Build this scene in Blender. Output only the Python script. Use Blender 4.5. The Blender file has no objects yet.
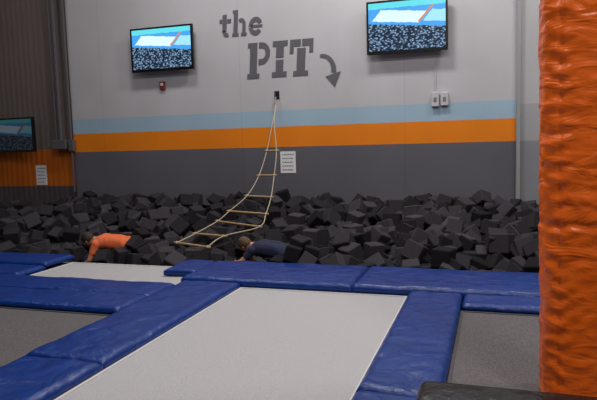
import bpy, bmesh, math, random
from mathutils import Vector, Matrix, noise, Euler
random.seed(7)
SC=bpy.context.scene
SC.view_settings.view_transform='Standard'
COL=SC.collection
def lin(c):
    return tuple(((v/255)/12.92 if v/255<=.04045 else ((v/255+.055)/1.055)**2.4) for v in c)+(1,)
# ---------------------------------------------------------------- materials
def newmat(name):
    m=bpy.data.materials.new(name);m.use_nodes=True
    nt=m.node_tree;b=nt.nodes['Principled BSDF'];return m,nt,b
def mat(name,c,rough=.6,var=.0,scale=5,bump=0,bscale=30,metal=0,spec=.5,coat=0):
    m,nt,b=newmat(name)
    b.inputs['Roughness'].default_value=rough;b.inputs['Metallic'].default_value=metal
    b.inputs['Specular IOR Level'].default_value=spec
    c=lin(c)
    tc=nt.nodes.new('ShaderNodeTexCoord')
    n=nt.nodes.new('ShaderNodeTexNoise');n.inputs['Scale'].default_value=scale;n.inputs['Detail'].default_value=4
    nt.links.new(tc.outputs['Object'],n.inputs['Vector'])
    cr=nt.nodes.new('ShaderNodeValToRGB')
    cr.color_ramp.elements[0].position=.3;cr.color_ramp.elements[1].position=.7
    cr.color_ramp.elements[0].color=tuple(v*(1-var) for v in c[:3])+(1,)
    cr.color_ramp.elements[1].color=tuple(min(1,v*(1+var)) for v in c[:3])+(1,)
    nt.links.new(n.outputs['Fac'],cr.inputs['Fac']);nt.links.new(cr.outputs['Color'],b.inputs['Base Color'])
    if bump:
        n2=nt.nodes.new('ShaderNodeTexNoise');n2.inputs['Scale'].default_value=bscale;n2.inputs['Detail'].default_value=5
        bp=nt.nodes.new('ShaderNodeBump');bp.inputs['Strength'].default_value=bump;bp.inputs['Distance'].default_value=.02
        nt.links.new(tc.outputs['Object'],n2.inputs['Vector']);nt.links.new(n2.outputs['Fac'],bp.inputs['Height']);nt.links.new(bp.outputs['Normal'],b.inputs['Normal'])
    return m
def wallmat(name,bands,base,joints=True,mott=.06,fold=0):
    """bands: list of (z_from, colour) ascending, world z"""
    m,nt,b=newmat(name);b.inputs['Roughness'].default_value=.7;b.inputs['Specular IOR Level'].default_value=.25
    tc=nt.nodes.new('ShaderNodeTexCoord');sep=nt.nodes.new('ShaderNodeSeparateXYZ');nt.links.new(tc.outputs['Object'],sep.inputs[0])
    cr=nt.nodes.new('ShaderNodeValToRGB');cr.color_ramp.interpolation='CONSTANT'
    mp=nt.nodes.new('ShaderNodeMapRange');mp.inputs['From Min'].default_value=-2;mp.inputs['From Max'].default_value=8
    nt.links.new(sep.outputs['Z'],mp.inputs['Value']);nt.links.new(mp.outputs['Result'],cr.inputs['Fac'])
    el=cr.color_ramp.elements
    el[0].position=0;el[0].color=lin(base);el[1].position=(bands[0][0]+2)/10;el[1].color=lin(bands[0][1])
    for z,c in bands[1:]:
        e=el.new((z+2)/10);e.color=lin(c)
    n=nt.nodes.new('ShaderNodeTexNoise');n.inputs['Scale'].default_value=.9;n.inputs['Detail'].default_value=6
    nt.links.new(tc.outputs['Object'],n.inputs['Vector'])
    mr=nt.nodes.new('ShaderNodeMapRange');mr.inputs['From Min'].default_value=.3;mr.inputs['From Max'].default_value=.7;mr.inputs['To Min'].default_value=1-mott;mr.inputs['To Max'].default_value=1+mott
    nt.links.new(n.outputs['Fac'],mr.inputs['Value'])
    mx=nt.nodes.new('ShaderNodeVectorMath');mx.operation='SCALE'
    nt.links.new(cr.outputs['Color'],mx.inputs[0]);nt.links.new(mr.outputs['Result'],mx.inputs['Scale'])
    out=mx.outputs[0]
    if joints:
        w=nt.nodes.new('ShaderNodeMath');w.operation='PINGPONG';w.inputs[1].default_value=1.6
        a=nt.nodes.new('ShaderNodeMath');a.operation='ADD';a.inputs[1].default_value=20.75
        nt.links.new(sep.outputs['X'],a.inputs[0]);nt.links.new(a.outputs[0],w.inputs[0])
        lt=nt.nodes.new('ShaderNodeMath');lt.operation='LESS_THAN';lt.inputs[1].default_value=.008
        nt.links.new(w.outputs[0],lt.inputs[0])
        sc=nt.nodes.new('ShaderNodeMath');sc.operation='MULTIPLY_ADD';sc.inputs[1].default_value=-.12;sc.inputs[2].default_value=1
        nt.links.new(lt.outputs[0],sc.inputs[0])
        m2=nt.nodes.new('ShaderNodeVectorMath');m2.operation='SCALE';nt.links.new(out,m2.inputs[0]);nt.links.new(sc.outputs[0],m2.inputs['Scale']);out=m2.outputs[0]
    nt.links.new(out,b.inputs['Base Color'])
    if fold:
        wv=nt.nodes.new('ShaderNodeTexWave');wv.inputs['Scale'].default_value=fold;wv.inputs['Distortion'].default_value=2;wv.bands_direction='X'
        nt.links.new(tc.outputs['Object'],wv.inputs['Vector'])
        bp=nt.nodes.new('ShaderNodeBump');bp.inputs['Strength'].default_value=.22;bp.inputs['Distance'].default_value=.03
        nt.links.new(wv.outputs['Fac'],bp.inputs['Height']);nt.links.new(bp.outputs['Normal'],b.inputs['Normal'])
    else:
        n2=nt.nodes.new('ShaderNodeTexNoise');n2.inputs['Scale'].default_value=40
        bp=nt.nodes.new('ShaderNodeBump');bp.inputs['Strength'].default_value=.15;bp.inputs['Distance'].default_value=.01
        nt.links.new(tc.outputs['Object'],n2.inputs['Vector']);nt.links.new(n2.outputs['Fac'],bp.inputs['Height']);nt.links.new(bp.outputs['Normal'],b.inputs['Normal'])
    return m
# ---------------------------------------------------------------- mesh helpers
def link(o,parent=None):
    COL.objects.link(o)
    if parent: o.parent=parent
    return o
def empty(name,loc=(0,0,0)):
    e=bpy.data.objects.new(name,None);e.location=loc;e.empty_display_size=.1;COL.objects.link(e);return e
def fromdata(name,v,f,m,parent=None,smooth=False):
    me=bpy.data.meshes.new(name);me.from_pydata(v,[],f);me.update()
    if m: me.materials.append(m)
    if smooth:
        for p in me.polygons:p.use_smooth=True
    o=bpy.data.objects.new(name,me);return link(o,parent)
def frombm(name,bm,m,parent=None,smooth=False):
    me=bpy.data.meshes.new(name);bm.to_mesh(me);bm.free()
    for x in (m if isinstance(m,list) else [m]): me.materials.append(x)
    if smooth:
        for p in me.polygons:p.use_smooth=True
    o=bpy.data.objects.new(name,me);return link(o,parent)
def bmbox(bm,x0,x1,y0,y1,z0,z1,bev=0,seg=2):
    r=bmesh.ops.create_cube(bm,size=1,matrix=Matrix.Translation(((x0+x1)/2,(y0+y1)/2,(z0+z1)/2))@Matrix.Diagonal((x1-x0,y1-y0,z1-z0,1)))
    if bev:
        es=list({e for v in r['verts'] for e in v.link_edges})
        bmesh.ops.bevel(bm,geom=es,offset=bev,segments=seg,profile=.5,affect='EDGES')
def box(name,x0,x1,y0,y1,z0,z1,m,parent=None,bev=0,seg=2):
    bm=bmesh.new();bmbox(bm,x0,x1,y0,y1,z0,z1,bev,seg);return frombm(name,bm,m,parent)
def tube(bm,pts,radii,n=8):
    pts=[Vector(p) for p in pts]
    if not hasattr(radii,'__len__'): radii=[radii]*len(pts)
    rings=[]
    up=Vector((0,0,1))
    for i,p in enumerate(pts):
        t=(pts[min(i+1,len(pts)-1)]-pts[max(i-1,0)]).normalized()
        a=t.cross(up)
        if a.length<.05:a=t.cross(Vector((1,0,0)))
        a.normalize();b=a.cross(t).normalized()
        rings.append([bm.verts.new(p+(a*math.cos(2*math.pi*k/n)+b*math.sin(2*math.pi*k/n))*radii[i]) for k in range(n)])
    for i in range(len(rings)-1):
        for k in range(n):
            bm.faces.new((rings[i][k],rings[i][(k+1)%n],rings[i+1][(k+1)%n],rings[i+1][k]))
    bm.faces.new(rings[0][::-1]);bm.faces.new(rings[-1])
def catmull(P,n=6):
    P=[Vector(p) for p in P];out=[]
    for i in range(len(P)-1):
        p0=P[max(i-1,0)];p1=P[i];p2=P[i+1];p3=P[min(i+2,len(P)-1)]
        for k in range(n):
            t=k/n
            out.append(.5*((2*p1)+(p2-p0)*t+(2*p0-5*p1+4*p2-p3)*t*t+(3*p1-p0-3*p2+p3)*t**3))
    out.append(P[-1]);return out
# ---------------------------------------------------------------- room
GREY=(98,97,106);ORG=(232,130,24);BLU=(158,184,204);WHT=(188,187,193)
m_back=wallmat('painted_wall',[(1.45,ORG),(1.84,BLU),(2.165,WHT)],GREY)
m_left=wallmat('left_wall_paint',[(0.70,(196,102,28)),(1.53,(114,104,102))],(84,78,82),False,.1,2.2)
m_plain=mat('plain_wall',(140,138,142),.8,.05)
m_white=wallmat('right_wall_paint',[(1.45,(166,166,170)),(2.1,(180,180,184))],(140,142,150),False)
m_floor=mat('concrete_floor',(70,70,72),.8,.1)
m_ceil=mat('ceiling_paint',(70,70,74),.9,.05)
FZ=-1.2;CZ=7.0
box('wall_back',-8.74,.34,11,11.2,FZ,CZ,m_back)
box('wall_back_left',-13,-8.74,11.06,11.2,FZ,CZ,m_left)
box('wall_back_right',.34,6,10.96,11.2,FZ,CZ,m_white)
box('wall_left',-13.2,-13,-3,11.2,FZ,CZ,m_plain)
box('wall_right',6,6.2,-3,11.2,FZ,CZ,m_plain)
box('wall_front',-13.2,6.2,-3.2,-3,FZ,CZ,m_plain)
box('floor',-13.2,6.2,-3.2,11.2,FZ-.1,FZ,m_floor)
box('ceiling',-13.2,6.2,-3.2,11.2,CZ,CZ+.1,m_ceil)
# ---------------------------------------------------------------- trampolines
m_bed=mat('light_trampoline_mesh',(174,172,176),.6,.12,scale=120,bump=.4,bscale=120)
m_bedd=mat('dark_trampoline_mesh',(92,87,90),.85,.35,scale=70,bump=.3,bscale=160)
m_steel=mat('frame_steel',(60,62,66),.45,.1,metal=.8)
m_web=mat('bed_webbing',(206,204,206),.7,.03)
m_webd=mat('dark_webbing',(70,68,74),.7,.03)
def vinyl(name,c,rough=.4,bs=3.0,st=.5,var=.15,spec=.5,stretch=1):
    m,nt,b=newmat(name);b.inputs['Roughness'].default_value=rough;b.inputs['Specular IOR Level'].default_value=spec
    tc=nt.nodes.new('ShaderNodeTexCoord');mpn=nt.nodes.new('ShaderNodeMapping');mpn.inputs['Scale'].default_value=(1,1,stretch)
    nt.links.new(tc.outputs['Object'],mpn.inputs['Vector'])
    n=nt.nodes.new('ShaderNodeTexNoise');n.inputs['Scale'].default_value=bs;n.inputs['Detail'].default_value=3;n.inputs['Distortion'].default_value=.8
    nt.links.new(mpn.outputs['Vector'],n.inputs['Vector'])
    bp=nt.nodes.new('ShaderNodeBump');bp.inputs['Strength'].default_value=st;bp.inputs['Distance'].default_value=.05
    nt.links.new(n.outputs['Fac'],bp.inputs['Height']);nt.links.new(bp.outputs['Normal'],b.inputs['Normal'])
    cr=nt.nodes.new('ShaderNodeValToRGB');cc=lin(c)
    cr.color_ramp.elements[0].position=.3;cr.color_ramp.elements[1].position=.7
    cr.color_ramp.elements[0].color=tuple(v*(1-var) for v in cc[:3])+(1,);cr.color_ramp.elements[1].color=tuple(v*(1+var) for v in cc[:3])+(1,)
    nt.links.new(n.outputs['Fac'],cr.inputs['Fac']);nt.links.new(cr.outputs['Color'],b.inputs['Base Color'])
    return m
m_blue=vinyl('blue_vinyl',(4,48,122),.33,4.5,.5,.15,.4)
m_orange=vinyl('orange_vinyl',(255,112,16),.36,4,.5,.06,.5,2.6)
m_black=vinyl('black_vinyl',(8,7,8),.3,8,.3,.15,.4)
def trampoline(x0,x1,y0,y1,mb,mw):
    e=empty('trampoline',((x0+x1)/2,(y0+y1)/2,0));cx,cy=e.location.x,e.location.y
    nx,ny=24,24;v=[];f=[]
    for j in range(ny+1):
        for i in range(nx+1):
            u=i/nx;w=j/ny
            v.append((x0+(x1-x0)*u-cx,y0+(y1-y0)*w-cy,-.045-.02*math.sin(math.pi*u)*math.sin(math.pi*w)))
    for j in range(ny):
        for i in range(nx):
            a=j*(nx+1)+i;f.append((a,a+1,a+nx+2,a+nx+1))
    fromdata('bed',v,f,mb,e,True)
    bm=bmesh.new();s=.025
    X0,X1,Y0,Y1=x0-cx,x1-cx,y0-cy,y1-cy
    for b in ((X0,X1,Y0,Y0+s),(X0,X1,Y1-s,Y1),(X0,X0+s,Y0+s,Y1-s),(X1-s,X1,Y0+s,Y1-s)):
        bmbox(bm,*b,-.046,-.038)
    frombm('webbing',bm,mw,e)
    bm=bmesh.new();t=.05
    for b in ((X0-t,X1+t,Y0-t,Y0),(X0-t,X1+t,Y1,Y1+t),(X0-t,X0,Y0,Y1),(X1,X1+t,Y0,Y1)):
        bmbox(bm,*b,-.16,-.09)
    for sx in (X0-t/2,X1+t/2):
        for sy in (Y0-t/2,Y1+t/2):
            bmbox(bm,sx-.025,sx+.025,sy-.025,sy+.025,FZ,-.12)
    frombm('frame',bm,m_steel,e)
    return e
trampoline(-2.73,-.84,.9,6.12,m_bed,m_web)
trampoline(-.30,2.0,.9,5.70,m_bedd,m_webd)
trampoline(-6.1,-3.47,.9,4.84,m_bedd,m_webd)
trampoline(-5.72,-3.52,5.97,7.0,m_bed,m_web)
trampoline(-9.4,-6.85,.9,4.84,m_bedd,m_webd)
def pad(x0,x1,y0,y1,zt=.025,th=.07,seed=0,edge=.035):
    nx=max(6,int((x1-x0)/.035));ny=max(6,int((y1-y0)/.035))
    cx,cy=(x0+x1)/2,(y0+y1)/2
    v=[];f=[]
    for j in range(ny+1):
        for i in range(nx+1):
            x=x0+(x1-x0)*i/nx;y=y0+(y1-y0)*j/ny
            d=min(x-x0,x1-x,y-y0,y1-y)
            k=min(1,d/edge);k=math.sqrt(max(0,1-(1-k)**2))
            z=zt-.030*(1-k)+.014*k*noise.noise(Vector((x*2.3,y*2.3,seed)))+.006*k*noise.noise(Vector((x*9,y*9,seed)))
            v.append((x-cx,y-cy,z))
    for j in range(ny):
        for i in range(nx):
            a=j*(nx+1)+i;f.append((a,a+1,a+nx+2,a+nx+1))
    B=[i for i in range(nx+1)]+[j*(nx+1)+nx for j in range(1,ny+1)]+[ny*(nx+1)+i for i in range(nx-1,-1,-1)]+[j*(nx+1) for j in range(ny-1,0,-1)]
    base=len(v)
    for b in B:v.append((v[b][0],v[b][1],zt-th))
    n=len(B)
    for k in range(n):
        f.append((B[k],base+k,base+(k+1)%n,B[(k+1)%n]))
    f.append(tuple(base+k for k in range(n))[::-1])
    o=fromdata('trampoline_pad',v,f,m_blue,None,True);o.location=(cx,cy,0);return o
g=.002
def run_y(x0,x1,cuts,**k):
    for a,b in zip(cuts[:-1],cuts[1:]): pad(x0+g,x1-g,a+g,b-g,seed=a+x0*3,**k)
def run_x(y0,y1,cuts,**k):
    for a,b in zip(cuts[:-1],cuts[1:]): pad(a+g,b-g,y0+g,y1-g,seed=a+y0*3,**k)
run_y(-3.46,-2.73,[.9,3.6,6.12])
run_y(-.84,-.30,[.9,3.6,6.12])
run_x(6.13,7.12,[-3.50,-1.45,.55,2.0],zt=.05,th=.10)
run_x(6.50,7.12,[-3.95,-3.505],zt=.045,th=.085)
run_x(5.71,6.12,[-.29,2.0])
run_x(5.40,5.95,[-9.4,-7.6,-3.47])
run_x(4.85,5.40,[-9.4,-7.0,-3.47])
run_y(-6.84,-6.11,[.9,3.0,4.84])
run_x(5.97,6.5,[-9.4,-5.75])
run_x(6.5,7.1,[-9.4,-7.4,-5.75],zt=.06)
box('pit_edge_wall',-13,6,7.125,7.155,FZ,-.08,m_plain)
box('side_deck',-12.99,-9.47,.9,7.12,FZ+.01,0,m_bedd)
box('walkway_deck',2.06,5.99,.9,7.12,FZ+.01,0,m_bedd)
box('entrance_deck',-12.99,5.99,-2.99,.84,FZ+.01,-.02,m_bedd)
# ---------------------------------------------------------------- orange pillar
def pillar(cx,cy):
    e=empty('padded_pillar',(cx,cy,0))
    n=96;H=CZ-.01;nz=420;v=[];f=[]
    for j in range(nz+1):
        z=-.04+(H+.04)*j/nz
        r0=.185+.012*min(z,2.6)
        zz=(z+.3)%1.35
        seam=-.009*math.exp(-((zz-.0)/.02)**2)-.009*math.exp(-((zz-1.35)/.02)**2)
        for i in range(n):
            a=2*math.pi*i/n
            c,s=math.cos(a),math.sin(a)
            sq=1/((abs(c)**4+abs(s)**4)**.25)
            r=r0*(.45+.55*sq)
            w=.009*noise.noise(Vector((c*2.5,s*2.5,z*6)))+.007*noise.noise(Vector((c*3,s*3,z*22)))
            # pinched wrinkles radiating from the vertical closing seam
            ds=a-4.20
            w-=.012*math.exp(-(ds/.045)**2)
            w+=.007*math.exp(-(ds/.35)**2)*math.sin(z*58+4*noise.noise(Vector((a*2,0,z*3))))
            r+=seam+w
            v.append((r*c,r*s,z))
    for j in range(nz):
        for i in range(n):
            a=j*n+i;b=j*n+(i+1)%n;f.append((a,b,b+n,a+n))
    fromdata('padding',v,f,m_orange,e,True)
    bm=bmesh.new();bmbox(bm,-.09,.09,-.09,.09,FZ,-.05);frombm('steel_core',bm,m_steel,e)
    return e
pillar(.465,4.0)
# ---------------------------------------------------------------- black padded bench
def bench():
    e=empty('padded_bench',(.9,2.7,0))
    bm=bmesh.new();bmbox(bm,-1.26,1.1,-.3,.3,.20,.375,.045,4);frombm('cushion',bm,m_black,e,True)
    bm=bmesh.new();bmbox(bm,-1.22,1.06,-.26,.26,.12,.20,.01,1)
    for x in (-1.1,.0,1.0):
        for y in (-.2,.2):bmbox(bm,x-.03,x+.03,y-.03,y+.03,-.035,.12)
    frombm('base',bm,m_steel,e)
    bm=bmesh.new();tube(bm,[(-1.25,-.28,.29),(1.09,-.28,.29)],.008);frombm('piping',bm,m_black,e)
bench()
# ---------------------------------------------------------------- people
m_skin=mat('skin',(186,132,106),.5,.05)
m_hair=mat('dark_hair',(40,30,26),.6,.3,scale=60,bump=.6,bscale=80)
m_hairb=mat('brown_hair',(84,60,38),.6,.3,scale=60,bump=.6,bscale=80)
m_shirt_o=mat('orange_shirt',(222,108,62),.85,.06,scale=4,bump=.5,bscale=9)
m_shirt_n=mat('navy_shirt',(26,34,62),.85,.1,scale=4,bump=.5,bscale=9)
m_jeans=mat('jeans',(32,36,50),.9,.1)
m_eye=mat('eye_white',(230,230,230),.3);m_lip=mat('lips',(160,84,76),.5)
def align(a,b):
    d=b-a;return Matrix.Translation((a+b)/2)@d.to_track_quat('Z','Y').to_matrix().to_4x4(),d.length
def sphere(bm,c,r):
    if not hasattr(r,'__len__'): r=(r,r,r)
    bmesh.ops.create_uvsphere(bm,u_segments=16,v_segments=10,radius=1,matrix=Matrix.Translation(c)@Matrix.Diagonal((*r,1)))
def person(name,loc,rotz,shirt,hair,reach=0,scale=1):
    """crawling / digging figure, facing local -X"""
    e=empty(name,loc);e.rotation_euler=(0,0,rotz);e.scale=(scale,)*3
    S=[];V=Vector
    def seg(a,b,ra,rb,l):S.append((V(a),V(b),ra,rb,l))
    for s in (-1,1):
        seg((0,.07*s,-.01),(-.18,.065*s,.03),.115,.105,'shirt')
        seg((-.18,.065*s,.03),(-.40,.085*s,.05),.105,.105,'shirt')
        seg((-.40,.085*s,.05),(-.46,.165*s,.03),.09,.068,'shirt')
        seg((.06,.085*s,-.03),(.0,.07*s,-.01),.115,.11,'pants')
        seg((.06,.09*s,-.04),(-.02,.15*s,-.42),.098,.066,'pants')
        seg((-.02,.15*s,-.42),(.38,.16*s,-.46),.066,.045,'pants')
        seg((.38,.16*s,-.46),(.50,.16*s,-.50),.045,.035,'pants')
        el=V((-.54-.05*reach,.24*s,-.20+.08*reach));wr=V((-.72-.10*reach,.20*s,-.36+.16*reach))
        sh=V((-.46,.165*s,.03));mid=sh.lerp(el,.55)
        seg(sh,mid,.062,.054,'shirt');seg(mid,el,.046,.040,'skin');seg(el,wr,.041,.028,'skin')
        d=(wr-el).normalized();side=V((0,1,0));nrm=d.cross(side).normalized()
        for k in (-.024,-.008,.008,.024):seg(wr+d*.01+side*k*.6,wr+d*.085+side*k,.016,.014,'skin')
        for k,L in ((-.030,.060),(-.010,.078),(.010,.084),(.030,.074)):
            b0=wr+d*.088+side*k;b1=b0+(d*.85+nrm*(-.35)+side*k*2).normalized()*L*.5
            b2=b1+(d*.55+nrm*(-.8)).normalized()*L*.5
            seg(b0,b1,.0105,.0095,'skin');seg(b1,b2,.0095,.008,'skin')
        t0=wr+d*.03-side*s*.028;t1=t0+(d*.6-side*s*.8).normalized()*.04;t2=t1+(d*.9-side*s*.3).normalized()*.03
        seg(t0,t1,.014,.012,'skin');seg(t1,t2,.012,.009,'skin')
    seg((-.44,0,.06),(-.56,0,.075),.062,.052,'skin')
    bm=bmesh.new()
    for a,b,ra,rb,l in S:
        M,L=align(a,b)
        bmesh.ops.create_cone(bm,cap_ends=True,segments=16,radius1=ra,radius2=rb,depth=L,matrix=M)
        sphere(bm,a,ra);sphere(bm,b,rb)
    me=bpy.data.meshes.new('tmp');bm.to_mesh(me);bm.free()
    t=bpy.data.objects.new('tmp',me);COL.objects.link(t)
    r=t.modifiers.new('r','REMESH');r.mode='VOXEL';r.voxel_size=.0075
    sm=t.modifiers.new('s','SMOOTH');sm.factor=.5;sm.iterations=4
    dg=bpy.context.evaluated_depsgraph_get();me2=bpy.data.meshes.new_from_object(t.evaluated_get(dg))
    bpy.data.objects.remove(t)
    me2.name='body';me2.materials.clear()
    for m in (shirt,m_skin,m_jeans):me2.materials.append(m)
    idx={'shirt':0,'skin':1,'pants':2}
    for p in me2.polygons:
        c=p.center;best=9;bl='skin'
        for a,b,ra,rb,l in S:
            d=b-a;tt=max(0,min(1,(c-a).dot(d)/d.length_squared));q=(c-(a+d*tt)).length-(ra+(rb-ra)*tt)
            if q<best:best=q;bl=l
        p.material_index=idx[bl];p.use_smooth=True
    nrm=[v.normal.copy() for v in me2.vertices]
    for v in me2.vertices:
        c=v.co
        if -.5<c.x<.1 and c.z>-.12:
            v.co=c+nrm[v.index]*(.010*noise.noise(Vector((c.x*16,c.y*7,c.z*9)))+.006)
    link(bpy.data.objects.new('body',me2),e)
    up=Vector((-.78,0,.62)).normalized();face=Vector((-.62,0,-.78)).normalized()
    xax=(-face).cross(up).normalized()
    M=Matrix((xax,-face,up)).transposed().to_4x4();M.translation=Vector((-.655,0,.075))
    h=empty('head');h.parent=e;h.matrix_local=M@Matrix.Rotation(math.radians(-18),4,'Z')
    bm=bmesh.new();bmesh.ops.create_uvsphere(bm,u_segments=32,v_segments=24,radius=1)
    for v in bm.verts:
        x,y,z=v.co
        jaw=1-.28*max(0,-z)**1.3
        yy=y*(.098 if y>0 else .092)
        v.co=Vector((x*.076*jaw,yy*(1-.12*max(0,-z)*(y>0)),z*.118))
        if y<0:
            nx=abs(x*.076)
            v.co.y-= .022*math.exp(-(nx/.013)**2)*math.exp(-((v.co.z+.018)/.022)**2)
            v.co.y+= .010*math.exp(-((nx-.031)/.014)**2)*math.exp(-((v.co.z-.008)/.014)**2)
            v.co.y-= .010*math.exp(-(nx/.022)**2)*math.exp(-((v.co.z+.092)/.018)**2)
    frombm('face',bm,m_skin,h,True)
    bm=bmesh.new()
    for s in (-1,1):sphere(bm,(s*.031,-.080,.008),.0125)
    frombm('eyes',bm,m_eye,h,True)
    bm=bmesh.new()
    for s in (-1,1):sphere(bm,(s*.031,-.0905,.008),.0055)
    frombm('pupils',bm,m_hair,h,True)
    bm=bmesh.new();sphere(bm,(0,-.089,-.056),(.024,.008,.006));frombm('mouth',bm,m_lip,h,True)
    bm=bmesh.new()
    for s in (-1,1):
        sphere(bm,(s*.078,.008,-.004),(.010,.018,.031));sphere(bm,(s*.080,.004,-.020),(.008,.010,.012))
    frombm('ears',bm,m_skin,h,True)
    bm=bmesh.new();bmesh.ops.create_uvsphere(bm,u_segments=40,v_segments=28,radius=1)
    for v in bm.verts:
        x,y,z=v.co;nn=1+.06*noise.noise(Vector((x*5,y*5,z*5)))+.03*noise.noise(Vector((x*14,y*14,z*6)))
        v.co=Vector((x*.088*nn,y*.106*nn+.008,z*.120*nn+.012))
    dl=[v for v in bm.verts if (v.co.y<-.035 and v.co.z<.052) or v.co.z<-.055 or (v.co.y<.03 and v.co.z<-.01)]
    bmesh.ops.delete(bm,geom=dl,context='VERTS')
    ho=frombm('hair',bm,hair,h,True);so=ho.modifiers.new('s','SOLIDIFY');so.thickness=.012;so.offset=-1
    return e
P1=(-5.26,7.72,.11);P2=(-2.70,7.62,.08);A1=math.radians(12);A2=math.radians(-6)
person('person_in_orange_shirt',P1,A1,m_shirt_o,m_hair,0,.97)
person('person_in_navy_shirt',P2,A2,m_shirt_n,m_hairb,1,.97)
# ---------------------------------------------------------------- foam pit
m,nt,b=newmat('charcoal_foam');m_foam=m
b.inputs['Roughness'].default_value=.95;b.inputs['Specular IOR Level'].default_value=.1
ge=nt.nodes.new('ShaderNodeNewGeometry');cr=nt.nodes.new('ShaderNodeValToRGB')
cr.color_ramp.elements[0].color=lin((28,27,30));cr.color_ramp.elements[1].color=lin((68,65,71))
nt.links.new(ge.outputs['Random Per Island'],cr.inputs['Fac']);nt.links.new(cr.outputs['Color'],b.inputs['Base Color'])
tc=nt.nodes.new('ShaderNodeTexCoord');n=nt.nodes.new('ShaderNodeTexNoise');n.inputs['Scale'].default_value=60
bp=nt.nodes.new('ShaderNodeBump');bp.inputs['Strength'].default_value=.3;bp.inputs['Distance'].default_value=.01
nt.links.new(tc.outputs['Object'],n.inputs['Vector']);nt.links.new(n.outputs['Fac'],bp.inputs['Height']);nt.links.new(bp.outputs['Normal'],b.inputs['Normal'])
bm=bmesh.new();bmesh.ops.create_cube(bm,size=1);bmesh.ops.bevel(bm,geom=bm.edges[:],offset=.05,segments=1,affect='EDGES')
bm.verts.ensure_lookup_table();TV=[v.co.copy() for v in bm.verts];TF=[[v.index for v in f.verts] for f in bm.faces];bm.free()
def inladder(x,y): return -4.75<x<-3.3 and 7.5<y<9.4
def surf(x,y):
    t=(y-7.2)/3.8
    z=-.12+.50*t**.9-.16*min(1,max(0,(-8-x)/1.5))*t+.12*noise.noise(Vector((x*.9,y*.9,3)))+.09*noise.noise(Vector((x*2.2,y*2.2,8)))
    if inladder(x,y): z=min(z,-.16+.5*t)
    return z
V=[];Fc=[]
def near_person(c):
    for P,r in ((P1,A1),(P2,A2)):
        d=Vector(c)-Vector(P)
        lx=d.x*math.cos(-r)-d.y*math.sin(-r);ly=d.x*math.sin(-r)+d.y*math.cos(-r)
        if -.94<lx<.12 and abs(ly)<.36:
            if c[2]>P[2]-.30: return True
        if -.92<lx<.1 and -1.0<ly<0 and c[2]>P[2]-.24: return True
        if .1<lx<.5 and -1.0<ly<.3 and c[2]>P[2]+.04: return True
    return False
def addcube(c,s,force=False):
    if not force and near_person(c):return
    R=Euler((random.uniform(0,6.3),random.uniform(0,6.3),random.uniform(0,6.3))).to_matrix()
    b0=len(V);c=Vector(c)
    for v in TV:V.append(c+R@(v*s))
    for f in TF:Fc.append([b0+i for i in f])
sp=.228
for k in range(3):
    y=7.38
    while y<10.84:
        x=-12.7
        while x<5.7:
            if x<2.5 or k==0:
                px=x+random.uniform(-.09,.09);py=y+random.uniform(-.08,.08)
                py=min(max(py,7.38),10.74)
                addcube((px,py,surf(px,py)-.18*k+random.uniform(-.09,.09)),random.uniform(.21,.25))
            x+=sp
        y+=sp
for k in range(380):
    px=random.uniform(-12.5,3);py=random.uniform(7.5,10.6)
    if inladder(px,py):continue
    addcube((px,py,surf(px,py)+random.uniform(.09,.20)),random.uniform(.21,.25))
for P,r in ((P1,A1),(P2,A2)):
    for lx,ly,lz in ((.20,-.22,.03),(.18,.10,.09),(.36,-.02,.0),(.40,-.28,-.08),(.20,-.02,.12),(.02,-.30,-.12),(-.28,-.32,-.16)):
        addcube((P[0]+lx*math.cos(r)-ly*math.sin(r),max(7.37,P[1]+lx*math.sin(r)+ly*math.cos(r)),P[2]+lz),.2,True)
fromdata('foam_block_pile',V,Fc,m_foam)
# ---------------------------------------------------------------- rope ladder
m_rope=mat('rope',(176,166,144),.9,.1,scale=80)
m_wood=mat('wooden_rung',(160,130,92),.6,.15,scale=20)
L=[(-3.99,10.93,2.30),(-3.96,10.6,1.90),(-3.99,10.35,1.42),(-4.02,10.0,.99),(-4.10,9.6,.66),(-4.26,9.2,.44),(-4.34,8.9,.31),(-4.36,8.15,.22),(-4.38,7.62,.17)]
Rr=[(-3.99,10.93,2.30),(-3.92,10.6,1.90),(-3.80,10.35,1.42),(-3.73,10.0,.99),(-3.65,9.6,.64),(-3.60,9.2,.40),(-3.52,8.7,.26),(-3.86,8.10,.20),(-3.86,7.56,.13)]
e=empty('rope_ladder')
bm=bmesh.new()
tube(bm,catmull(L),.0095);tube(bm,catmull(Rr),.0095)
tube(bm,catmull([(-3.99,10.93,2.44),(-4.0,10.92,2.36),(-3.99,10.93,2.28)]),.013)
frombm('ropes',bm,m_rope,e,True)
bm=bmesh.new()
for a,b2 in list(zip(L,Rr))[2:]:
    a=Vector(a);b2=Vector(b2);d=(b2-a).normalized()*.05
    tube(bm,[a-d,a,b2,b2+d],.017,10)
frombm('rungs',bm,m_wood,e,True)
bm=bmesh.new()
for P in L[2:]+Rr[2:]:sphere(bm,P,.025)
frombm('knots',bm,m_rope,e,True)
e=empty('ladder_hook',(-3.99,11,2.47))
bm=bmesh.new();bmbox(bm,-.05,.05,-.015,0,-.07,.08,.005,1);tube(bm,catmull([(0,-.01,.03),(0,-.07,.03),(0,-.09,-.01),(0,-.06,-.035)]),.01);frombm('hook',bm,m_steel,e)
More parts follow.
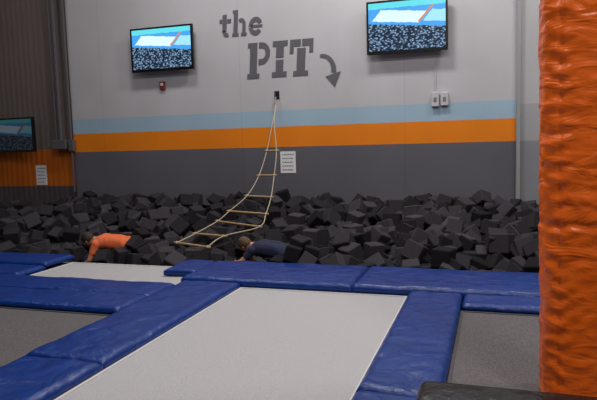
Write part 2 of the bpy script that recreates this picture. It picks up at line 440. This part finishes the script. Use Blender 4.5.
# ---------------------------------------------------------------- televisions
def screenmat(seed,st):
    m=bpy.data.materials.new('tv_screen_picture');m.use_nodes=True;nt=m.node_tree;b=nt.nodes['Principled BSDF']
    N=nt.nodes.new;Lk=nt.links.new
    tc=N('ShaderNodeTexCoord');sep=N('ShaderNodeSeparateXYZ');Lk(tc.outputs['Generated'],sep.inputs[0])
    def math2(op,a,bb,c=None):
        n=N('ShaderNodeMath');n.operation=op
        for i,v in enumerate((a,bb,c)):
            if v is None: continue
            if isinstance(v,(int,float)): n.inputs[i].default_value=v
            else: Lk(v,n.inputs[i])
        return n.outputs[0]
    def mixc(f,a,bb):
        n=N('ShaderNodeMix');n.data_type='RGBA';Lk(f,n.inputs['Factor'])
        for i,v in ((6,a),(7,bb)):
            if isinstance(v,tuple): n.inputs[i].default_value=v
            else: Lk(v,n.inputs[i])
        return n.outputs[2]
    nz=N('ShaderNodeTexNoise');nz.inputs['Scale'].default_value=14;Lk(tc.outputs['Generated'],nz.inputs['Vector'])
    x=sep.outputs['X'];z=math2('MULTIPLY_ADD',nz.outputs['Fac'],.06,math2('SUBTRACT',sep.outputs['Z'],.03))
    vo=N('ShaderNodeTexVoronoi');vo.inputs['Scale'].default_value=30;Lk(tc.outputs['Generated'],vo.inputs['Vector'])
    c2=N('ShaderNodeValToRGB');c2.color_ramp.elements[0].position=.12;c2.color_ramp.elements[0].color=lin((130,165,195));c2.color_ramp.elements[1].position=.55;c2.color_ramp.elements[1].color=lin((16,28,50))
    Lk(vo.outputs['Distance'],c2.inputs['Fac'])
    out=c2.outputs['Color']
    s=math2('MULTIPLY_ADD',x,.16,z)
    deck=math2('GREATER_THAN',s,.58);out=mixc(deck,out,lin((60,140,205)))
    bed=math2('MULTIPLY',math2('GREATER_THAN',s,.64),math2('LESS_THAN',s,.88));
    q=math2('MULTIPLY_ADD',z,-.55,x)
    bed=math2('MULTIPLY',bed,math2('MULTIPLY',math2('GREATER_THAN',q,-.30),math2('LESS_THAN',q,.36)))
    out=mixc(bed,out,lin((190,214,236)))
    bed2=math2('MULTIPLY',math2('MULTIPLY',math2('GREATER_THAN',s,.68),math2('LESS_THAN',s,.92)),math2('GREATER_THAN',q,.40))
    out=mixc(bed2,out,lin((140,196,214)))
    orr=math2('MULTIPLY',math2('MULTIPLY',math2('GREATER_THAN',q,.34),math2('LESS_THAN',q,.375)),math2('GREATER_THAN',s,.66))
    out=mixc(orr,out,lin((180,120,80)))
    tp=math2('GREATER_THAN',z,.88);out=mixc(tp,out,lin((84,190,200)))
    b.inputs['Base Color'].default_value=(.01,.01,.01,1);b.inputs['Roughness'].default_value=.2
    Lk(out,b.inputs['Emission Color']);b.inputs['Emission Strength'].default_value=st
    return m
m_tv=mat('tv_plastic',(14,14,16),.3)
def tv(cx,cz,w,h,y,rz=0,tilt=0,seed=0,st=1.5):
    e=empty('flat_screen_tv',(cx,y,cz));e.rotation_euler=(tilt,0,rz)
    bm=bmesh.new();bmbox(bm,-w/2,w/2,0,.06,-h/2,h/2,.008,2)
    frombm('housing',bm,m_tv,e)
    bz=.035
    box('bezel_top',-w/2,w/2,-.012,-.001,h/2-bz,h/2,m_tv,e);box('bezel_bottom',-w/2,w/2,-.012,-.001,-h/2,-h/2+bz*1.4,m_tv,e)
    box('bezel_left',-w/2,-w/2+bz,-.012,-.001,-h/2+bz*1.4,h/2-bz,m_tv,e);box('bezel_right',w/2-bz,w/2,-.012,-.001,-h/2+bz*1.4,h/2-bz,m_tv,e)
    box('screen',-w/2+bz,w/2-bz,-.006,-.001,-h/2+bz*1.4,h/2-bz,screenmat(seed,st),e)
    bm=bmesh.new();bmbox(bm,-.2,.2,.061,.08,-.2,.2);bmbox(bm,-.05,.05,.08,.158,-.1,.1);frombm('mount',bm,m_steel,e)
tv(-6.36,3.50,1.40,.87,10.83,0,0,0)
tv(-1.48,3.54,1.41,.92,10.83,0,0,1.5)
tv(-10.25,1.89,1.35,.76,10.80,math.radians(-5),0,3,.12)
# ---------------------------------------------------------------- painted lettering (stencil slab)
m_let=mat('letter_paint',(92,92,100),.7,.04)
def glyph(kind):
    P=[]
    R=lambda a,b,c,d:P.append([(a,c),(b,c),(b,d),(a,d)])
    def arc(cx,cy,ro,ri,a0,a1,sx=1,n=14):
        for k in range(n):
            t0=math.radians(a0+(a1-a0)*k/n);t1=math.radians(a0+(a1-a0)*(k+1)/n)
            P.append([(cx+ri*sx*math.cos(t0),cy+ri*math.sin(t0)),(cx+ro*sx*math.cos(t0),cy+ro*math.sin(t0)),(cx+ro*sx*math.cos(t1),cy+ro*math.sin(t1)),(cx+ri*sx*math.cos(t1),cy+ri*math.sin(t1))])
    if kind=='P':
        R(.1,.42,.0,1);R(0,.1,0,.14);R(.42,.54,0,.14);R(0,.1,.86,1)
        R(.49,.62,.84,1);R(.49,.62,.38,.54);arc(.62,.69,.31,.15,-90,90,1.2)
    if kind=='I':
        R(.25,.75,0,.48);R(.25,.75,.54,1);R(0,.25,0,.15);R(.75,1,0,.15);R(0,.25,.85,1);R(.75,1,.85,1)
    if kind=='T':
        R(.32,.68,0,.76);R(.18,.32,0,.14);R(.68,.82,0,.14);R(0,.46,.81,1);R(.52,1,.81,1);R(0,.16,.62,.81);R(.84,1,.62,.81)
    if kind=='t':
        R(.25,.58,.22,.9);R(0,.21,.56,.72);R(.62,.95,.56,.72);arc(.62,.26,.26,.09,180,300,1.4,8)
    if kind=='h':
        R(.08,.36,.0,1);R(0,.08,0,.13);R(.36,.44,0,.13);R(0,.08,.88,1)
        arc(.60,.44,.24,.08,0,130,1.3,10);R(.70,.92,0,.44);R(.92,1,0,.13);R(.62,.70,0,.13)
    if kind=='e':
        arc(.5,.33,.33,.15,25,180,1.4,12);arc(.5,.33,.33,.15,188,325,1.4,12);R(.2,.95,.28,.38)
    return P
def letter(k,x0,x1,z0,z1,sh=.07):
    bm=bmesh.new();cx=(x0+x1)/2;cz=(z0+z1)/2
    for poly in glyph(k):
        vs=[bm.verts.new((x0+(x1-x0)*a+sh*(z1-z0)*(b-.5)-cx,0,z0+(z1-z0)*b-cz)) for a,b in poly]
        bm.faces.new(vs)
    r=bmesh.ops.extrude_face_region(bm,geom=bm.faces[:])
    for v in r['geom']:
        if isinstance(v,bmesh.types.BMVert):v.co.y+=.006
    return bm,cx,cz
sg=empty('painted_lettering',(-4,10.991,3.4))
for k,a,b2,c,d in (('t',-5.14,-4.88,3.64,4.12),('h',-4.86,-4.56,3.64,4.14),('e',-4.53,-4.22,3.63,4.16),('P',-4.57,-4.11,2.81,3.49),('I',-4.06,-3.76,2.81,3.49),('T',-3.71,-3.25,2.81,3.49)):
    bm,cx,cz=letter(k,a,b2,c,d)
    o=frombm('letter_'+k+('_upper' if k.isupper() else '_lower'),bm,m_let,sg);o.location=(cx+4,0,cz-3.4)
bm=bmesh.new();n=16;cx,cz=-3.07,2.88;pa=[]
for k in range(n+1):
    a=math.radians(100-110*k/n);w=.032+.018*k/n
    pa.append((Vector((cx+.22*math.cos(a)+w*math.cos(a),0,cz+.27*math.sin(a)+w*math.sin(a))),Vector((cx+.22*math.cos(a)-w*math.cos(a),0,cz+.27*math.sin(a)-w*math.sin(a)))))
vv=[(bm.verts.new(a),bm.verts.new(b2)) for a,b2 in pa]
for k in range(n):bm.faces.new((vv[k][1],vv[k][0],vv[k+1][0],vv[k+1][1]))
ex=cx+.215;ez=cz-.05
bm.faces.new([bm.verts.new(p) for p in ((ex-.16,0,ez-.06),(ex+.14,0,ez+.02),(ex+.02,0,ez-.27))])
for v in bm.verts:v.co.x+=4;v.co.z-=3.4
frombm('curved_arrow',bm,m_let,sg)
# ---------------------------------------------------------------- signs etc.
m_paper=mat('paper',(232,232,236),.7,.02);m_ink=mat('sign_ink',(120,120,128),.7)
def sign(x0,x1,z0,z1,y):
    e=empty('paper_sign',((x0+x1)/2,y,(z0+z1)/2));w=(x1-x0)/2;h=(z1-z0)/2
    box('sheet',-w,w,-.008,-.001,-h,h,m_paper,e)
    bm=bmesh.new()
    for k in range(5):
        z=h*.7-k*h*.35
        xx=-w*.75
        while xx<w*.6:
            ww=random.uniform(.02,.05);bmbox(bm,xx,min(xx+ww,w*.8),-.010,-.0085,z-.011,z+.011);xx+=ww+.014
    frombm('printed_words',bm,m_ink,e)
sign(-3.96,-3.65,.97,1.39,11)
sign(-9.86,-9.57,.76,1.20,11.06)
m_box=mat('grey_enclosure',(190,190,194),.5,.02);m_red=mat('alarm_red',(120,44,44),.5)
e=empty('electrical_box',(-.93,11,2.24))
bm=bmesh.new();bmbox(bm,-.14,-.01,-.07,-.001,-.12,.13,.01,2);bmbox(bm,.02,.15,-.07,-.001,-.11,.12,.01,2);frombm('enclosures',bm,m_box,e)
bm=bmesh.new();tube(bm,[(-.07,-.02,.12),(-.07,-.02,.7)],.008);frombm('conduit',bm,m_box,e)
bm=bmesh.new();bmbox(bm,-.10,-.05,-.078,-.068,-.03,.04);bmbox(bm,.06,.11,-.078,-.068,-.03,.04);frombm('covers',bm,m_ink,e)
e=empty('fire_alarm',(-6.46,11,2.79))
bm=bmesh.new();bmbox(bm,-.06,.06,-.05,-.001,-.08,.08,.01,2);frombm('body',bm,m_red,e)
bm=bmesh.new();bmbox(bm,-.03,.03,-.065,-.05,-.01,.05,.005,1);frombm('strobe',bm,m_box,e)
e=empty('conduit_pipes',(-8.85,10.93,0))
bm=bmesh.new()
tube(bm,[(0.1,0,CZ-.01),(0.1,0,.62)],.025);tube(bm,[(-.16,0,CZ-.01),(-.16,0,1.7)],.04);tube(bm,[(-.28,0,CZ-.01),(-.28,0,1.6)],.02)
bmbox(bm,-.36,0,-.08,.06,1.55,1.75,.01,1);bmbox(bm,.05,.18,-.05,.05,1.5,1.75,.01,1)
frombm('pipes',bm,mat('pipe_grey',(92,88,92),.5,.05),e)
e=empty('corner_trim',(.38,10.9,0))
bm=bmesh.new();bmbox(bm,-.03,.03,0,.05,.45,CZ-.01);frombm('strip',bm,mat('trim_grey',(150,152,156),.6),e)
# ---------------------------------------------------------------- lights
m_lamp,nt,b=newmat('lamp_housing');b.inputs['Base Color'].default_value=(.6,.6,.6,1)
def lamp(x,y,pw,c=(1,.96,.915)):
    e=empty('ceiling_light',(x,y,6.55))
    bm=bmesh.new();bmbox(bm,-.65,.65,-.3,.3,.03,.12,.01,1);tube(bm,[(-.5,0,.12),(-.5,0,.449)],.01);tube(bm,[(.5,0,.12),(.5,0,.449)],.01)
    frombm('housing',bm,m_lamp,e)
    l=bpy.data.lights.new('tubes','AREA');l.shape='RECTANGLE';l.size=1.2;l.size_y=.5;l.energy=pw*.76;l.color=c
    o=bpy.data.objects.new('tubes',l);link(o,e)
for x,y,p in ((-9.5,9,25),(-5.5,9,105),(-2,9,180),(1.5,9,125),(-9,5,30),(-4.5,5,95),(-1,5,135),(2.5,5,120),(-6,1,20),(-1.5,1,110),(2.5,1,210)):
    lamp(x,y,p)
w=bpy.data.worlds.new('world');SC.world=w;w.use_nodes=True;w.node_tree.nodes['Background'].inputs[0].default_value=(.5,.55,.7,1);w.node_tree.nodes['Background'].inputs[1].default_value=.05
# ---------------------------------------------------------------- camera
yaw=math.radians(18.2);p=math.radians(5.7);r=math.radians(1.66)
Z=Vector((0,0,1));F0=Vector((-math.sin(yaw),math.cos(yaw),0));R0=Vector((math.cos(yaw),math.sin(yaw),0))
F=F0*math.cos(p)-Z*math.sin(p);U=Z*math.cos(p)+F0*math.sin(p)
R=R0*math.cos(r)-U*math.sin(r);U2=U*math.cos(r)+R0*math.sin(r)
c=bpy.data.cameras.new('camera');c.sensor_width=36;c.lens=600/597*36;c.clip_start=.05
o=bpy.data.objects.new('camera',c);COL.objects.link(o)
M=Matrix((R,U2,-F)).transposed().to_4x4();M.translation=(0,0,1.6);o.matrix_world=M
SC.camera=o
